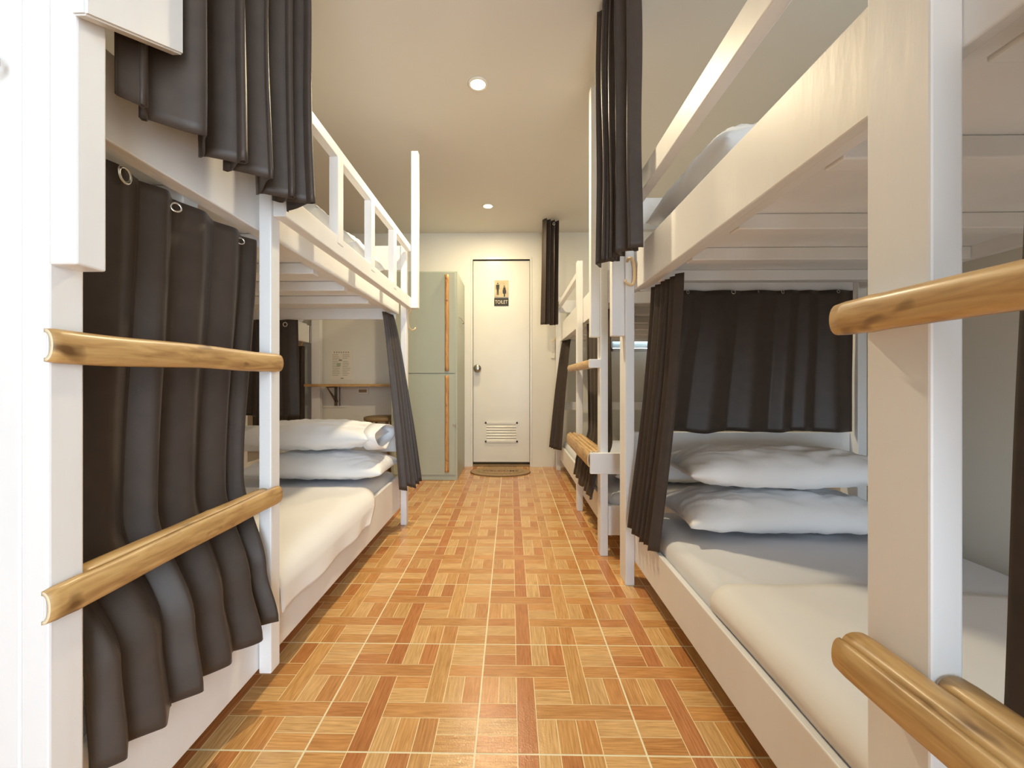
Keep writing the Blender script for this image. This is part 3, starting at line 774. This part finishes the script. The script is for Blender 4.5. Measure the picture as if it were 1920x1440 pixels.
def pillow(cx, cy, z0, wx, wy, h, label, seed, rz=0, tilt=(0, 0), openend=False, group=None, sag=.25, amp=1.0):
    from mathutils import Matrix, Euler
    bm = bmesh.new(); nx, ny = 56, 40
    def hh(u, v):
        a = max(0, 1 - abs(u) ** 3.0); b = max(0, 1 - abs(v) ** 2.6)
        return (a ** .5) * (b ** .5)
    grids = []
    for side in (1, -1):
        g = []
        for j in range(ny + 1):
            row = []
            for i in range(nx + 1):
                u = -1 + 2 * i / nx; v = -1 + 2 * j / ny
                # pinch: sides curve in, corners stay out
                px = u * (1 - .055 * (1 - v * v)) ; py = v * (1 - .075 * (1 - u * u))
                k = hh(u, v)
                z = side * k * h / 2
                if side < 0: z *= (1 - sag)
                wr = noise.noise(Vector((u * 3 + seed, v * 4, side))) * .05 + noise.noise(Vector((u * 9, v * 3 + seed, side * 2))) * .035
                rad = noise.noise(Vector((math.atan2(v, u + 1.2) * 7, seed, side))) * .09 * (1 - min(1, (u + 1) * .8))
                rad += noise.noise(Vector((math.atan2(v, 1.2 - u) * 7, seed + 4, side))) * .09 * (1 - min(1, (1 - u) * .8))
                z += side * h * (wr + rad) * min(1, k * 1.4) * amp
                row.append((px * wx / 2, py * wy / 2, z + (h * .04 * math.sin(u * 4 + seed) * (1 - k))))
            g.append(row)
        grids.append(g)
    vt = [[bm.verts.new(c) for c in r] for r in grids[0]]
    vb = [[None] * (nx + 1) for _ in range(ny + 1)]
    for j in range(ny + 1):
        for i in range(nx + 1):
            vb[j][i] = vt[j][i] if (i in (0, nx) or j in (0, ny)) else bm.verts.new(grids[1][j][i])
    for j in range(ny):
        for i in range(nx):
            bm.faces.new((vt[j][i], vt[j][i + 1], vt[j + 1][i + 1], vt[j + 1][i]))
            bm.faces.new((vb[j][i], vb[j + 1][i], vb[j + 1][i + 1], vb[j][i + 1]))
    zmin = min(v.co.z for v in bm.verts)
    mat = Matrix.Translation((cx, cy, z0 - zmin)) @ Euler((tilt[0], tilt[1], rz)).to_matrix().to_4x4()
    bm.transform(mat)
    o = from_bm('pillow', bm, M['linen'], None, True)
    if openend:
        # loose open mouth of the pillow case
        b2 = bmesh.new(); n = 28; rings = []
        for t, w, x in ((0, .40, .86), (.5, .47, .97), (1, .46, 1.09)):
            ring = []
            for k in range(n):
                a = 2 * PI * k / n
                yy = math.cos(a) * wy * w * (1 + .04 * math.sin(3 * a)); zz = math.sin(a) * h * (.40 - .05 * t) + h * .03 * math.sin(5 * a) * t
                ring.append(b2.verts.new((x * wx / 2 + .012 * math.sin(2 * a) * t, yy, zz)))
            rings.append(ring)
        for a, b in zip(rings, rings[1:]):
            for k in range(n): b2.faces.new((a[k], a[(k + 1) % n], b[(k + 1) % n], b[k]))
        b2.transform(mat); bmesh.ops.recalc_face_normals(b2, faces=b2.faces[:])
        c = from_bm('pillowcase_opening', b2, M['linen'], o, True); md = c.modifiers.new('thickness', 'SOLIDIFY'); md.thickness = .003
    return tag(o, label, 'pillow', group)
pillow(.985, 1.575, .3185, .76, .36, .17, 'white pillow lying on right lower mattress, under another pillow', 2.0, sag=.35)
pillow(1.005, 1.59, .472, .76, .35, .165, 'white pillow topping the pair on the right lower bunk', 5.0, sag=.30, rz=-.03)
pillow(-1.01, 2.225, .349, .74, .38, .165, 'white pillow lying on left lower bunk, under another pillow', 8.0, sag=.35)
pillow(-1.055, 2.225, .502, .70, .37, .175, 'white pillow topping the left pair, its case hanging open', 11.0, sag=.30, openend=True)
pillow(.815, 1.42, 1.4225, .50, .60, .27, 'white pillow on the right upper bunk, above the deep side rail', 14.0, rz=.03, sag=.3)
pillow(-.96, 1.66, 1.4275, .52, .36, .17, 'white pillow behind the nearest baluster on the left upper bunk', 17.0, sag=.3)
pillow(-.965, 2.12, 1.4275, .50, .44, .22, 'white pillow behind the middle baluster, by the upper left headboard', 19.0, sag=.3)
pillow(.86, 2.36, .305, .62, .36, .15, 'white pillow on the far right lower bunk, glimpsed between posts', 23.0, sag=.3)

# ------------------------------------------------------------------ hooks
def hook_path(pts, parent, r):
    o = tube('coat_hook', pts, r, M['hook'], parent, 10, taper=lambda t: 1 - .3 * abs(t - .4))
    o['label'] = 'pale peeled wood hook'; return o
y = 1.735
hook_path([(.494, 1.7605, 1.376), (.497, 1.747, 1.387), (.506, y, 1.385), (.515, y, 1.365), (.5185, y, 1.335), (.5185, y, 1.30), (.515, y, 1.283), (.512, y, 1.273), (.498, y, 1.273), (.484, y, 1.280), (.479, y, 1.293)],
          R1, .0062)
y = 2.525
hook_path([(-.612, 2.512, 1.302), (-.620, 2.530, 1.296), (-.630, 2.5345, 1.280), (-.632, 2.535, 1.255), (-.631, 2.535, 1.225), (-.625, 2.535, 1.197), (-.608, 2.535, 1.183), (-.592, 2.535, 1.187), (-.586, 2.535, 1.20)],
          L1, .006)
hook_path([(-2.075, 4.047, 1.36), (-2.07, 4.03, 1.36), (-2.055, 4.02, 1.31), (-2.045, 4.02, 1.25), (-2.055, 4.02, 1.222), (-2.085, 4.02, 1.222), (-2.095, 4.02, 1.235)],
          L2, .009)
hook_path([(.438, 4.035, 1.30), (.43, 4.028, 1.28), (.41, 4.025, 1.255), (.40, 4.025, 1.262)],
          R2, .005)

o = tube('cup_hook', [(-.702, .555, 1.31), (-.700, .544, 1.309), (-.692, .540, 1.304), (-.684, .540, 1.298), (-.683, .540, 1.291), (-.690, .540, 1.286), (-.704, .540, 1.283)], .0022, M['chrome'], L1, 8); o['label'] = 'thin metal cup hook'
# ------------------------------------------------------------------ daylight + camera
w = bpy.data.worlds.new('daylight'); sc.world = w; w.use_nodes = True
bg = w.node_tree.nodes['Background']; bg.inputs[0].default_value = (.74, .87, 1.0, 1); bg.inputs[1].default_value = 10
def portal(x0, x1, z0, z1):
    l = bpy.data.lights.new('daylight_portal', 'AREA'); l.shape = 'RECTANGLE'; l.size = x1 - x0; l.size_y = z1 - z0
    l.cycles.is_portal = True
    o = bpy.data.objects.new('daylight_portal', l); o.location = ((x0 + x1) / 2, YN - .05, (z0 + z1) / 2); o.rotation_euler = (PI / 2, 0, 0)
    COL.objects.link(o); o.rotation_euler = (-PI / 2, 0, 0) if False else (PI / 2, 0, 0)
    return o
portal(OX0, OX1, 0, OZ)

cam = bpy.data.cameras.new('camera'); co = bpy.data.objects.new('camera', cam); COL.objects.link(co)
cam.sensor_width = 36; cam.lens = 774 / 1920 * 36
co.location = (0, 0, .868); co.rotation_euler = (PI / 2, 0, .0154)
cam.shift_x = (960 - 945.6) / 1920; cam.shift_y = -(720 - 715) / 1920
cam.clip_start = .02
sc.camera = co
sc.view_settings.view_transform = 'Standard'; sc.view_settings.look = 'None'
sc.view_settings.gamma = 1; sc.view_settings.use_curve_mapping = False
sc.view_settings.exposure = .38
sc.cycles.max_bounces = 10; sc.cycles.diffuse_bounces = 6
